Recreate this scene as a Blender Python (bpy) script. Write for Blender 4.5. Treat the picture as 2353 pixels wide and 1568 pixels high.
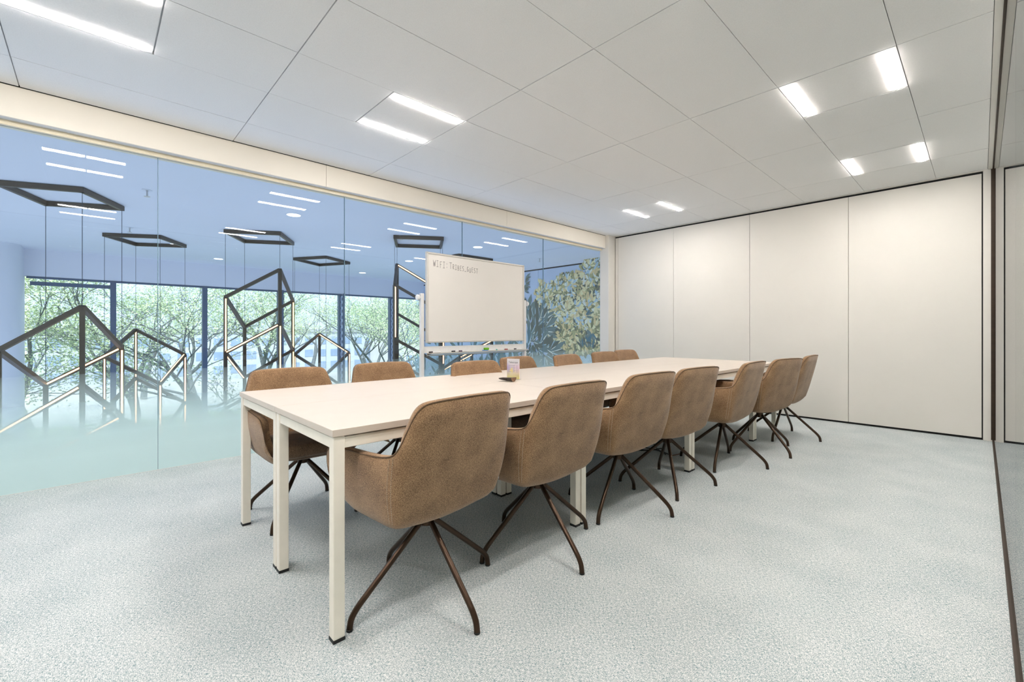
import bpy, bmesh, math, random
from mathutils import Vector, Matrix
random.seed(7)
R = math.radians
D = bpy.data
for o in list(D.objects):
    D.objects.remove(o)
SC = bpy.context.scene
COL = SC.collection

# ------------------------------------------------------------------ camera
F, CX, HY, CAMH = 1019.0, 1176.5, 761.0, 1.117
YAW = math.atan((2255 - CX) / F)
SN, CS = math.sin(YAW), math.cos(YAW)
cam = D.objects.new('camera', D.cameras.new('camera'))
COL.objects.link(cam)
cam.location = (0, 0, CAMH)
cam.rotation_euler = (R(90), 0, YAW)
cam.data.sensor_width = 36.0
cam.data.lens = 36.0 * F / 2353.0
cam.data.shift_y = -(784.0 - HY) / 2353.0
cam.data.clip_start = 0.01
cam.data.clip_end = 400
SC.camera = cam

# ------------------------------------------------------------------ world, sun, area lights, exposure
w = D.worlds.new('world')
SC.world = w
w.use_nodes = True
wn = w.node_tree
bg = wn.nodes['Background']
bg.inputs[0].default_value = (0.80, 0.90, 1.0, 1)
bg.inputs[1].default_value = 1.9
sun = D.objects.new('sun', D.lights.new('sun', 'SUN'))
COL.objects.link(sun)
sun.data.energy = 5.0
sun.data.angle = R(1.5)
sun.data.color = (1.0, 0.95, 0.86)
sun.rotation_euler = Vector((-0.55, 0.25, -0.75)).to_track_quat('-Z', 'Y').to_euler()
sun.location = (5, 0, 20)


def area(name, loc, aim, sx, sy, power, color):
    l = D.lights.new(name, 'AREA')
    l.shape = 'RECTANGLE'
    l.size, l.size_y = sx, sy
    l.energy = power
    l.color = color
    o = D.objects.new(name, l)
    COL.objects.link(o)
    o.location = loc
    o.rotation_euler = (Vector(aim) - Vector(loc)).to_track_quat('-Z', 'Y').to_euler()
    return o


# unseen area light added in the void to fill the lobby ceiling with blue
area('lobby_fill_uplight', (-9.0, 2.0, -2.9), (-9.0, 2.0, 3), 7.5, 15.0, 425, (0.67, 0.765, 1.0))
LAMP_STRENGTH = 170.0
SC.view_settings.view_transform = 'Standard'
SC.view_settings.look = 'None'
SC.view_settings.exposure = 0.0
SC.view_settings.gamma = 1.0
SC.view_settings.use_curve_mapping = False


# ------------------------------------------------------------------ materials
def lin(c):
    return tuple(((x / 255.0) / 12.92 if x / 255.0 <= 0.04045 else ((x / 255.0 + 0.055) / 1.055) ** 2.4) for x in c)


def nodes(name):
    m = D.materials.new(name)
    m.use_nodes = True
    nt = m.node_tree
    return m, nt, nt.nodes['Principled BSDF']


def mat(name, rgb, rough=0.5, metal=0.0, vary=0.05, scale=30.0, bump=0.0, bscale=200.0, spec=0.5, emit=0.0, coat=0.0):
    """principled surface whose colour is lightly mottled by object-space noise"""
    m, nt, b = nodes(name)
    L = nt.links.new
    c = lin(rgb)
    tc = nt.nodes.new('ShaderNodeTexCoord')
    n = nt.nodes.new('ShaderNodeTexNoise')
    n.inputs['Scale'].default_value = scale
    n.inputs['Detail'].default_value = 3
    L(tc.outputs['Object'], n.inputs['Vector'])
    r = nt.nodes.new('ShaderNodeValToRGB')
    r.color_ramp.elements[0].color = (*[max(0, x * (1 - vary)) for x in c], 1)
    r.color_ramp.elements[1].color = (*[min(1, x * (1 + vary)) for x in c], 1)
    r.color_ramp.elements[0].position = 0.3
    r.color_ramp.elements[1].position = 0.7
    L(n.outputs['Fac'], r.inputs['Fac'])
    L(r.outputs['Color'], b.inputs['Base Color'])
    b.inputs['Roughness'].default_value = rough
    b.inputs['Metallic'].default_value = metal
    b.inputs['Specular IOR Level'].default_value = spec
    b.inputs['Coat Weight'].default_value = coat
    if emit:
        b.inputs['Emission Color'].default_value = (*c, 1)
        b.inputs['Emission Strength'].default_value = emit
    if bump:
        n2 = nt.nodes.new('ShaderNodeTexNoise')
        n2.inputs['Scale'].default_value = bscale
        n2.inputs['Detail'].default_value = 4
        L(tc.outputs['Object'], n2.inputs['Vector'])
        bp = nt.nodes.new('ShaderNodeBump')
        bp.inputs['Strength'].default_value = bump
        bp.inputs['Distance'].default_value = 0.002
        L(n2.outputs['Fac'], bp.inputs['Height'])
        L(bp.outputs['Normal'], b.inputs['Normal'])
    return m


def emission(name, rgb, strength):
    m, nt, b = nodes(name)
    nt.nodes.remove(b)
    e = nt.nodes.new('ShaderNodeEmission')
    e.inputs[0].default_value = (*rgb, 1)
    e.inputs[1].default_value = strength
    nt.links.new(e.outputs[0], nt.nodes['Material Output'].inputs[0])
    return m


def glass(name, tint, base=0.045, top=0.95):
    """clear architectural pane: Schlick reflection over tinted transmission"""
    m, nt, b = nodes(name)
    nt.nodes.remove(b)
    L = nt.links.new
    lw = nt.nodes.new('ShaderNodeLayerWeight')
    pw = nt.nodes.new('ShaderNodeMath'); pw.operation = 'POWER'; pw.inputs[1].default_value = 5.0
    L(lw.outputs['Facing'], pw.inputs[0])
    lw.inputs['Blend'].default_value = 0.5
    ma = nt.nodes.new('ShaderNodeMath'); ma.operation = 'MULTIPLY_ADD'
    L(pw.outputs[0], ma.inputs[0]); ma.inputs[1].default_value = top; ma.inputs[2].default_value = base
    tr = nt.nodes.new('ShaderNodeBsdfTransparent'); tr.inputs[0].default_value = (*tint, 1)
    gl = nt.nodes.new('ShaderNodeBsdfGlossy'); gl.inputs['Roughness'].default_value = 0.0
    mx = nt.nodes.new('ShaderNodeMixShader')
    L(ma.outputs[0], mx.inputs[0]); L(tr.outputs[0], mx.inputs[1]); L(gl.outputs[0], mx.inputs[2])
    L(mx.outputs[0], nt.nodes['Material Output'].inputs[0])
    return m


def carpet_mat():
    m, nt, b = nodes('woven_carpet')
    L = nt.links.new
    tc = nt.nodes.new('ShaderNodeTexCoord')
    facs = []
    for sx, sy in ((430, 95), (95, 430)):
        mp = nt.nodes.new('ShaderNodeMapping')
        mp.inputs['Scale'].default_value = (sx, sy, 1)
        L(tc.outputs['Object'], mp.inputs['Vector'])
        n = nt.nodes.new('ShaderNodeTexNoise')
        n.inputs['Scale'].default_value = 1.0
        n.inputs['Detail'].default_value = 2
        L(mp.outputs[0], n.inputs['Vector'])
        facs.append(n.outputs['Fac'])
    a = nt.nodes.new('ShaderNodeMath'); a.operation = 'MAXIMUM'
    L(facs[0], a.inputs[0]); L(facs[1], a.inputs[1])
    big = nt.nodes.new('ShaderNodeTexNoise'); big.inputs['Scale'].default_value = 3.0; big.inputs['Detail'].default_value = 5
    L(tc.outputs['Object'], big.inputs['Vector'])
    s = nt.nodes.new('ShaderNodeMath'); s.operation = 'MULTIPLY_ADD'
    L(big.outputs['Fac'], s.inputs[0]); s.inputs[1].default_value = 0.09; L(a.outputs[0], s.inputs[2])
    r = nt.nodes.new('ShaderNodeValToRGB')
    r.color_ramp.elements[0].position = 0.46
    r.color_ramp.elements[0].color = (*lin((112, 138, 144)), 1)
    r.color_ramp.elements[1].position = 0.69
    r.color_ramp.elements[1].color = (*lin((226, 226, 224)), 1)
    L(s.outputs[0], r.inputs['Fac'])
    L(r.outputs['Color'], b.inputs['Base Color'])
    b.inputs['Roughness'].default_value = 0.95
    b.inputs['Specular IOR Level'].default_value = 0.1
    bp = nt.nodes.new('ShaderNodeBump'); bp.inputs['Strength'].default_value = 0.25; bp.inputs['Distance'].default_value = 0.003
    L(a.outputs[0], bp.inputs['Height']); L(bp.outputs['Normal'], b.inputs['Normal'])
    return m


def fabric_mat(name, c0, c1):
    m, nt, b = nodes(name)
    L = nt.links.new
    tc = nt.nodes.new('ShaderNodeTexCoord')
    n = nt.nodes.new('ShaderNodeTexNoise'); n.inputs['Scale'].default_value = 330; n.inputs['Detail'].default_value = 3
    n2 = nt.nodes.new('ShaderNodeTexNoise'); n2.inputs['Scale'].default_value = 9; n2.inputs['Detail'].default_value = 4
    L(tc.outputs['Object'], n.inputs['Vector']); L(tc.outputs['Object'], n2.inputs['Vector'])
    s = nt.nodes.new('ShaderNodeMath'); s.operation = 'MULTIPLY_ADD'
    L(n2.outputs['Fac'], s.inputs[0]); s.inputs[1].default_value = 0.35; L(n.outputs['Fac'], s.inputs[2])
    r = nt.nodes.new('ShaderNodeValToRGB')
    r.color_ramp.elements[0].position = 0.50; r.color_ramp.elements[0].color = (*lin(c0), 1)
    r.color_ramp.elements[1].position = 0.86; r.color_ramp.elements[1].color = (*lin(c1), 1)
    L(s.outputs[0], r.inputs['Fac']); L(r.outputs['Color'], b.inputs['Base Color'])
    b.inputs['Roughness'].default_value = 0.9
    b.inputs['Specular IOR Level'].default_value = 0.15
    b.inputs['Sheen Weight'].default_value = 0.25
    bp = nt.nodes.new('ShaderNodeBump'); bp.inputs['Strength'].default_value = 0.25; bp.inputs['Distance'].default_value = 0.001
    L(n.outputs['Fac'], bp.inputs['Height']); L(bp.outputs['Normal'], b.inputs['Normal'])
    return m


def frost_mat():
    """sandblast film that fades from opaque at the floor to clear at its upper edge"""
    m, nt, b = nodes('fading_frost_film')
    nt.nodes.remove(b)
    L = nt.links.new
    tc = nt.nodes.new('ShaderNodeTexCoord')
    sp = nt.nodes.new('ShaderNodeSeparateXYZ')
    L(tc.outputs['Object'], sp.inputs[0])
    r = nt.nodes.new('ShaderNodeValToRGB')
    els = [(0.0, 0.97), (0.2, 0.94), (0.34, 0.82), (0.47, 0.54), (0.62, 0.24), (0.8, 0.07)]
    r.color_ramp.elements[0].position = 0; r.color_ramp.elements[0].color = (els[0][1],) * 3 + (1,)
    r.color_ramp.elements[1].position = els[-1][0]; r.color_ramp.elements[1].color = (els[-1][1],) * 3 + (1,)
    for p, v in els[1:-1]:
        e = r.color_ramp.elements.new(p); e.color = (v, v, v, 1)
    L(sp.outputs['Z'], r.inputs['Fac'])
    df = nt.nodes.new('ShaderNodeBsdfDiffuse'); df.inputs[0].default_value = (*lin((213, 238, 240)), 1)
    tl = nt.nodes.new('ShaderNodeBsdfTranslucent'); tl.inputs[0].default_value = (*lin((200, 228, 235)), 1)
    mx = nt.nodes.new('ShaderNodeMixShader'); mx.inputs[0].default_value = 0.12
    L(df.outputs[0], mx.inputs[1]); L(tl.outputs[0], mx.inputs[2])
    tr = nt.nodes.new('ShaderNodeBsdfTransparent')
    m2 = nt.nodes.new('ShaderNodeMixShader')
    L(r.outputs['Color'], m2.inputs[0]); L(tr.outputs[0], m2.inputs[1]); L(mx.outputs[0], m2.inputs[2])
    L(m2.outputs[0], nt.nodes['Material Output'].inputs[0])
    return m


M = dict(
    wall=mat('painted_panel', (226, 222, 214), 0.45, vary=0.015, scale=2),
    cream=mat('cream_paint', (252, 244, 230), 0.6, vary=0.015, scale=2),
    lip=mat('cream_frame', (240, 228, 200), 0.5, vary=0.015, scale=2),
    tile=mat('mineral_fibre_tile', (251, 249, 247), 0.95, vary=0.03, scale=160, bump=0.15, bscale=400, spec=0.1),
    grid=mat('white_grid_metal', (222, 222, 222), 0.6, vary=0.02),
    gap=mat('black_shadow_gap', (14, 13, 12), 0.8),
    bronze=mat('bronze_profile', (52, 38, 25), 0.5, 0.3, vary=0.15),
    desk=mat('cream_laminate', (213, 201, 188), 0.38, vary=0.02, scale=8),
    deskleg=mat('cream_powdercoat', (250, 243, 229), 0.4, vary=0.02, scale=20),
    blackp=mat('black_plastic', (16, 16, 17), 0.5),
    leg=mat('dark_bronze_tube', (66, 50, 38), 0.3, 0.75, vary=0.1),
    fabric=fabric_mat('brown_felt_fabric', (104, 77, 55), (180, 145, 109)),
    fabric_dark=fabric_mat('dark_seat_fabric', (64, 50, 38), (126, 103, 82)),
    piping=mat('brown_piping', (104, 82, 62), 0.85, vary=0.1),
    thread=mat('pale_thread', (190, 172, 150), 0.8),
    silver=mat('silver_metal', (200, 200, 200), 0.35, 0.8),
    wb=mat('white_enamel', (238, 233, 226), 0.25, vary=0.01, scale=3),
    wbframe=mat('pale_aluminium', (214, 210, 203), 0.35, 0.2, vary=0.03),
    wbpost=mat('white_powdercoat', (233, 232, 230), 0.4, vary=0.02),
    ink=mat('faded_black_ink', (126, 120, 118), 0.8),
    strip=emission('lamp_diffuser', (1.0, 0.945, 0.905), LAMP_STRENGTH),
    lobbystrip=emission('lobby_lamp', (0.95, 0.97, 1.0), 5.0),
    led=emission('warm_led', (1.0, 0.50, 0.21), 6.5),
    pend=mat('dark_pendant_metal', (78, 66, 52), 0.42, 0.3, vary=0.1),
    wire=mat('steel_wire', (70, 80, 90), 0.4, 0.5),
    glass=glass('room_glass', (0.905, 0.955, 1.0)),
    glass_right=glass('side_glass', (0.93, 0.95, 0.94)),
    wglass=glass('window_glass', (0.94, 0.98, 1.0), 0.04),
    joint=mat('glass_joint_seal', (120, 150, 165), 0.4),
    frost=frost_mat(),
    carpet=carpet_mat(),
    lobby=mat('lobby_white_paint', (226, 230, 235), 0.8, vary=0.015, scale=1),
    lobbywall=mat('lobby_grey_paint', (232, 234, 240), 0.8, vary=0.02, scale=1),
    lobbyfloor=mat('lobby_stone', (190, 192, 190), 0.6, vary=0.06, scale=6),
    mullion=mat('blue_grey_aluminium', (88, 104, 128), 0.45, 0.3, vary=0.05),
    fin=mat('pale_blue_steel', (176, 190, 214), 0.5, 0.1),
    muralbg=mat('mural_blue_print', (206, 220, 238), 0.7, vary=0.05, scale=2),
    white_text=mat('white_vinyl', (245, 245, 245), 0.6),
    bark=mat('tree_bark', (112, 116, 116), 0.9, vary=0.25, scale=12),
    leaf=mat('spring_leaf', (218, 228, 176), 0.7, vary=0.25, scale=2),
    leaf2=mat('fresh_leaf', (194, 214, 160), 0.7, vary=0.25, scale=2),
    hedge=mat('hedge_leaf', (78, 110, 62), 0.8, vary=0.3, scale=3),
    lawn=mat('lawn', (110, 135, 80), 0.9, vary=0.2, scale=2),
    paving=mat('pale_paving', (205, 200, 190), 0.8, vary=0.06, scale=3),
    bwall=mat('pale_facade', (214, 212, 208), 0.8, vary=0.05, scale=1),
    bwall2=mat('grey_facade', (196, 202, 212), 0.8, vary=0.08, scale=1),
    bglass=mat('dark_window', (150, 168, 192), 0.15, vary=0.1, scale=1),
    roof=mat('grey_roof', (176, 178, 186), 0.8),
    carpaint=mat('white_car_paint', (225, 226, 228), 0.25, coat=0.5),
    carblue=mat('blue_car_paint', (70, 90, 130), 0.25, coat=0.5),
    rubber=mat('tyre_rubber', (25, 25, 26), 0.8),
)


# ------------------------------------------------------------------ mesh helpers
class MB:
    def __init__(s):
        s.v, s.f, s.m = [], [], []

    def add(s, vs, fs, mi=0):
        k = len(s.v)
        s.v += [tuple(p) for p in vs]
        s.f += [tuple(k + i for i in f) for f in fs]
        s.m += [mi] * len(fs)
        return s

    def box(s, x0, x1, y0, y1, z0, z1, mi=0, bev=0.0):
        if bev:
            return s.bbox(x0, x1, y0, y1, z0, z1, bev, mi)
        vs = [(x, y, z) for z in (z0, z1) for y in (y0, y1) for x in (x0, x1)]
        return s.add(vs, [(0, 2, 3, 1), (4, 5, 7, 6), (0, 1, 5, 4), (2, 6, 7, 3), (0, 4, 6, 2), (1, 3, 7, 5)], mi)

    def bbox(s, x0, x1, y0, y1, z0, z1, b, mi=0):
        bm = bmesh.new()
        bmesh.ops.create_cube(bm, size=1)
        for v in bm.verts:
            v.co = ((x0 + x1) / 2 + v.co.x * (x1 - x0), (y0 + y1) / 2 + v.co.y * (y1 - y0), (z0 + z1) / 2 + v.co.z * (z1 - z0))
        bmesh.ops.bevel(bm, geom=bm.edges[:], offset=b, segments=2, profile=0.6, affect='EDGES')
        bm.verts.index_update()
        s.add([v.co[:] for v in bm.verts], [[v.index for v in f.verts] for f in bm.faces], mi)
        bm.free()
        return s

    def beam(s, a, b, w, h=None, mi=0, up=(0, 0, 1)):
        """rectangular bar between two points"""
        h = h or w
        a, b = Vector(a), Vector(b)
        d = (b - a).normalized()
        u = Vector(up)
        if abs(d.dot(u)) > 0.99:
            u = Vector((1, 0, 0))
        sx = d.cross(u).normalized()
        sy = sx.cross(d).normalized()
        vs = [p + sx * (i * w / 2) + sy * (j * h / 2) for p in (a, b) for i, j in ((-1, -1), (1, -1), (1, 1), (-1, 1))]
        return s.add(vs, [(3, 2, 1, 0), (4, 5, 6, 7), (0, 1, 5, 4), (1, 2, 6, 5), (2, 3, 7, 6), (3, 0, 4, 7)], mi)

    def tube(s, pts, r, n=8, mi=0, cap=True):
        pts = [Vector(p) for p in pts]
        rs = r if isinstance(r, (list, tuple)) else [r] * len(pts)
        ref = None
        k0 = len(s.v)
        for i, p in enumerate(pts):
            t = (pts[min(i + 1, len(pts) - 1)] - pts[max(i - 1, 0)]).normalized()
            if ref is None:
                ref = Vector((0, 0, 1)) if abs(t.z) < 0.9 else Vector((1, 0, 0))
            x = (ref - t * ref.dot(t)).normalized()
            y = t.cross(x)
            ref = x
            for k in range(n):
                a = 2 * math.pi * k / n
                s.v.append(tuple(p + (x * math.cos(a) + y * math.sin(a)) * rs[i]))
        for i in range(len(pts) - 1):
            for k in range(n):
                q = (k0 + i * n + k, k0 + i * n + (k + 1) % n, k0 + (i + 1) * n + (k + 1) % n, k0 + (i + 1) * n + k)
                s.f.append(q); s.m.append(mi)
        if cap:
            s.f.append(tuple(k0 + k for k in reversed(range(n)))); s.m.append(mi)
            s.f.append(tuple(k0 + (len(pts) - 1) * n + k for k in range(n))); s.m.append(mi)
        return s

    def lathe(s, prof, n=20, mi=0, c=(0, 0, 0)):
        """profile of (radius, z) turned about the z axis, closed at both ends"""
        k0 = len(s.v)
        for r, z in prof:
            for k in range(n):
                a = 2 * math.pi * k / n
                s.v.append((c[0] + r * math.cos(a), c[1] + r * math.sin(a), c[2] + z))
        for i in range(len(prof) - 1):
            for k in range(n):
                s.f.append((k0 + i * n + k, k0 + i * n + (k + 1) % n, k0 + (i + 1) * n + (k + 1) % n, k0 + (i + 1) * n + k)); s.m.append(mi)
        s.f.append(tuple(k0 + k for k in reversed(range(n)))); s.m.append(mi)
        s.f.append(tuple(k0 + (len(prof) - 1) * n + k for k in range(n))); s.m.append(mi)
        return s

    def ellipsoid(s, c, rad, e=0.6, nu=28, nv=14, mi=0):
        sg = lambda x, p: math.copysign(abs(x) ** p, x)
        k0 = len(s.v)
        for j in range(nv + 1):
            ph = -math.pi / 2 + math.pi * j / nv
            for i in range(nu):
                th = 2 * math.pi * i / nu
                s.v.append((c[0] + rad[0] * sg(math.cos(ph), e) * sg(math.cos(th), e),
                            c[1] + rad[1] * sg(math.cos(ph), e) * sg(math.sin(th), e),
                            c[2] + rad[2] * sg(math.sin(ph), e)))
        for j in range(nv):
            for i in range(nu):
                s.f.append((k0 + j * nu + i, k0 + j * nu + (i + 1) % nu, k0 + (j + 1) * nu + (i + 1) % nu, k0 + (j + 1) * nu + i)); s.m.append(mi)
        return s

    def build(s, name, mats, parent=None, smooth=False, org=(0, 0, 0)):
        me = D.meshes.new(name)
        ox, oy, oz = org
        me.from_pydata([(x - ox, y - oy, z - oz) for x, y, z in s.v], [], s.f)
        for m in (mats if isinstance(mats, (list, tuple)) else [mats]):
            me.materials.append(m)
        if any(s.m):
            me.polygons.foreach_set('material_index', s.m)
        if smooth:
            me.polygons.foreach_set('use_smooth', [True] * len(me.polygons))
            if smooth is not True:
                me.set_sharp_from_angle(angle=R(smooth))
        me.validate()
        me.update()
        o = D.objects.new(name, me)
        COL.objects.link(o)
        if parent is not None:
            o.parent = parent
        return o


def tag(o, label=None, cat=None, group=None, kind=None):
    if label: o['label'] = label
    if cat: o['category'] = cat
    if group: o['group'] = group
    if kind: o['kind'] = kind
    return o


def thing(name, loc, label, cat, group=None, rz=0.0):
    o = D.objects.new(name, None)
    COL.objects.link(o)
    o.empty_display_size = 0.1
    o.location = loc
    o.rotation_euler = (0, 0, rz)
    return tag(o, label, cat, group)


def struct(name, mb, mats, parent=None, **k):
    o = mb.build(name, mats, parent, **k)
    if parent is None:
        o['kind'] = 'structure'
    return o


def copy_tree(o, parent=None):
    c = o.copy()
    COL.objects.link(c)
    if parent is not None:
        c.parent = parent
        c.matrix_parent_inverse = o.matrix_parent_inverse
    for ch in list(o.children):
        copy_tree(ch, c)
    return c


def txt(body, name, size, matl, parent, loc, rot, align='LEFT', ext=0.0004):
    cu = D.curves.new(name, 'FONT')
    cu.body = body
    cu.size = size
    cu.align_x = align
    cu.extrude = ext
    cu.materials.append(matl)
    tmp = D.objects.new(name, cu)
    COL.objects.link(tmp)
    bpy.context.view_layer.update()
    me = D.meshes.new_from_object(tmp.evaluated_get(bpy.context.evaluated_depsgraph_get()))
    D.objects.remove(tmp)
    me.name = name
    o = D.objects.new(name, me)
    COL.objects.link(o)
    o.parent = parent
    o.location = loc
    o.rotation_euler = rot
    return o


def catmull(P, n):
    """resample a list of tuples to n points"""
    out = []
    m = len(P) - 1
    for i in range(n):
        t = i * m / (n - 1)
        k = min(int(t), m - 1)
        f = t - k
        p0, p1, p2, p3 = P[max(k - 1, 0)], P[k], P[k + 1], P[min(k + 2, m)]
        out.append(tuple(0.5 * (2 * b + (c - a) * f + (2 * a - 5 * b + 4 * c - d) * f * f + (3 * b - a - 3 * c + d) * f ** 3)
                         for a, b, c, d in zip(p0, p1, p2, p3)))
    return out


# ------------------------------------------------------------------ room setting
XL, XR, YE, YB, ZC = -4.56, 0.087, 6.61, -3.2, 2.77
XB = -4.45                                   # face of the beam over the glass wall

struct('floor', MB().box(XL - 0.03, XR + 0.03, YB, YE + 0.1, -0.15, 0), M['carpet'])

# ceiling board with tiles hung under it
ceil = struct('ceiling', MB().box(XL - 0.1, XR + 0.1, YB, YE + 0.15, ZC + 0.006, ZC + 0.08), M['grid'])
xs = [XB + 0.006, -3.99, -3.38, -2.77, -2.16, -1.55, -0.945, -0.335, 0.045]
ys = [YB, -1.60, -0.36, 0.88, 2.12, 3.36, 4.61, 5.85, YE - 0.006]
LUM = {(2, 2): 0, (2, 3): 1, (2, 6): 1, (6, 2): 0, (6, 3): 1, (6, 5): 0, (6, 6): 1, (2, 1): 0, (6, 1): 0}


def ceil_tile(x0, x1, y0, y1):
    g, e = 0.0018, 0.003
    z = ZC - 0.008 - random.random() * 0.0015
    mb = MB()
    # tegular tile: board with a stepped lower face
    mb.box(x0 + g, x1 - g, y0 + e, y1 - e, z, ZC + 0.004)
    return mb.build('ceiling_tile', M['tile'], ceil)


lum_spots = []
for i in range(8):
    for j in range(8):
        x0, x1, y0, y1 = xs[i], xs[i + 1], ys[j], ys[j + 1]
        if (i, j) in LUM:
            ym = (y0 + y1) / 2
            if LUM[(i, j)] == 0:
                lum_spots.append((x0, x1, y0, ym)); ceil_tile(x0, x1, ym, y1)
            else:
                lum_spots.append((x0, x1, ym, y1)); ceil_tile(x0, x1, y0, ym)
        elif i == 6 and j == 6:
            ceil_tile(x0, x1, y0, y1)
        else:
            ceil_tile(x0, x1, y0, y1)
struct('trim_1', MB().box(0.0465, XR - 0.004, YB, YE, ZC - 0.014, ZC + 0.005), M['wall'])

# beam over the glass wall, in three lengths
beam = struct('wall_beam', MB().box(XL - 0.1, XB - 0.02, YB, YE - 0.19, 2.56, ZC), M['cream'])
for a, b in ((YB, 1.676), (1.679, 4.108), (4.111, YE - 0.185)):
    mb = MB()
    mb.box(XB - 0.02, XB, a, b, 2.545, ZC - 0.012, bev=0.002)
    MB().box(XL + 0.012, XB - 0.02, a, b, 2.545, 2.56).build('soffit_panel', M['grid'], beam)
    mb.build('beam_panel', M['cream'], beam)
struct('trim_2', MB().box(XB - 0.012, XB - 0.002, YB, YE - 0.185, ZC - 0.012, ZC + 0.004), M['gap'])
struct('trim_3', MB().box(XL - 0.05, XL + 0.035, YB, YE - 0.19, 2.512, 2.546, bev=0.003), M['lip'])

# glass wall
gw = struct('window_1', MB().box(XL - 0.012, XL + 0.012, YB, 6.46, -0.003, 0.0015), M['wbframe'])
joints = [YB, -1.145, 0.38, 1.905, 3.43, 4.955, 6.46]
for a, b in zip(joints, joints[1:]):
    MB().box(XL - 0.006, XL + 0.006, a + 0.002, b - 0.002, 0.0015, 2.512).build('pane', M['glass'], gw)
    MB().box(XL + 0.0075, XL + 0.0085, a + 0.002, b - 0.002, 0.0015, 0.80).build('frost_film', M['frost'], gw)
for y in joints[1:-1]:
    MB().box(XL - 0.006, XL + 0.007, y - 0.002, y + 0.002, 0.004, 2.512).build('joint_seal', M['joint'], gw)

# end wall: jambs, folding partition panels, dark gaps
we = struct('wall_end', MB().box(XL - 0.1, XR + 0.1, YE + 0.02, YE + 0.12, 0, ZC), M['gap'])
px = [-4.372, -4.318, -3.311, -2.203, -1.099, 0.004]
for a, b in zip(px, px[1:]):
    MB().box(a + 0.002, b - 0.002, YE - 0.002, YE + 0.03, 0.024, 2.728, bev=0.0015).build('partition_panel', M['wall'], we)
struct('trim_4', MB().box(XL - 0.004, -4.385, YE - 0.19, YE + 0.03, 0, ZC - 0.002, bev=0.002), M['wall'])
struct('trim_5', MB().box(0.012, 0.082, YE - 0.006, YE + 0.03, 0, ZC - 0.002, bev=0.002), M['wall'])
struct('trim_6', MB().box(-4.38, 0.012, YE - 0.004, YE + 0.03, 2.752, ZC - 0.001), M['wall'])
# back wall behind the camera
struct('wall_back', MB().box(XL - 0.1, XR + 0.1, YB - 0.1, YB, 0, ZC), M['wall'])

# right glass wall with bronze channels
gr = struct('window_2', MB().box(XR - 0.012, XR + 0.012, YB, YE, 0, 0.018, bev=0.002).box(XR - 0.010, XR + 0.010, YB, YE, ZC - 0.020, ZC + 0.002)
            .box(XR - 0.020, XR + 0.012, YE - 0.03, YE + 0.02, 0.018, ZC - 0.02), M['bronze'])
for a, b in ((YB, 0.55), (0.554, 2.35), (2.354, YE - 0.03)):
    MB().box(XR - 0.004, XR + 0.004, a, b, 0.018, ZC - 0.02).build('pane', M['glass_right'], gr)
# corridor beyond the right glass
struct('floor_corridor', MB().box(XR + 0.03, 1.75, YB, 9.0, -0.15, 0), M['carpet'])
struct('ceiling_corridor', MB().box(XR + 0.1, 1.75, YB, 9.0, ZC, ZC + 0.08), M['tile'])
struct('wall_corridor', MB().box(1.75, 1.85, YB, 9.0, -0.1, ZC + 0.08), M['wall'])
struct('wall_corridor_end', MB().box(XR + 0.1, 1.85, 9.0, 9.1, -0.1, ZC + 0.08), M['wall'])
struct('wall_corridor_back', MB().box(XR + 0.1, 1.85, YB - 0.1, YB, -0.1, ZC + 0.08), M['wall'])

# ------------------------------------------------------------------ ceiling luminaires
lab = {
    (-3.38, 1.5): 'white square ceiling light with two strips over the near half of the table',
    (-3.38, -0.36): 'white square ceiling light nearest the glass wall, cut off at the top of the photo',
    (-3.38, 5.23): 'white square ceiling light far off, between the glass wall and the partition',
    (-0.945, 3.36): 'white square ceiling light with the widest strips, over the open carpet',
    (-0.945, 5.23): 'white square ceiling light close to the partition panels on the right',
    (-0.945, 1.5): 'white square ceiling light above the camera, seen only mirrored in the glass wall',
    (-0.945, -0.36): 'white square ceiling light beside the camera, its second mirrored pair shows in the glass',
    (-3.38, -1.6): 'white square ceiling light behind the camera, along the glass wall',  # unseen fixture, added to light the surfaces that face the camera
    (-0.945, -1.6): 'white square ceiling light behind the camera, along the bronze framed glass',  # second unseen fixture added for the same fill
}
for x0, x1, y0, y1 in lum_spots:
    cx, cy = (x0 + x1) / 2, (y0 + y1) / 2
    key = min(lab, key=lambda k: abs(k[0] - x0) + abs(k[1] - y0))
    l = lab[key] if abs(key[0] - x0) + abs(key[1] - y0) < 0.3 else 'white square ceiling light behind the camera, outside the photo'
    t = thing('ceiling_light', (cx, cy, ZC), l, 'ceiling light', 'square ceiling lights in the meeting room')
    mb = MB().box(x0 + 0.003, x1 - 0.003, y0 + 0.005, y1 - 0.005, ZC - 0.009, ZC + 0.004)
    mb.build('housing', M['tile'], t, org=(cx, cy, ZC))
    for sx in (x0 + 0.052, x1 - 0.052):
        for a, b in ((y0 + 0.028, cy - 0.006), (cy + 0.006, y1 - 0.028)):
            MB().box(sx - 0.021, sx + 0.021, a, b, ZC - 0.0135, ZC - 0.008, bev=0.0022).build('light_strip', M['strip'], t, org=(cx, cy, ZC))

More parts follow.
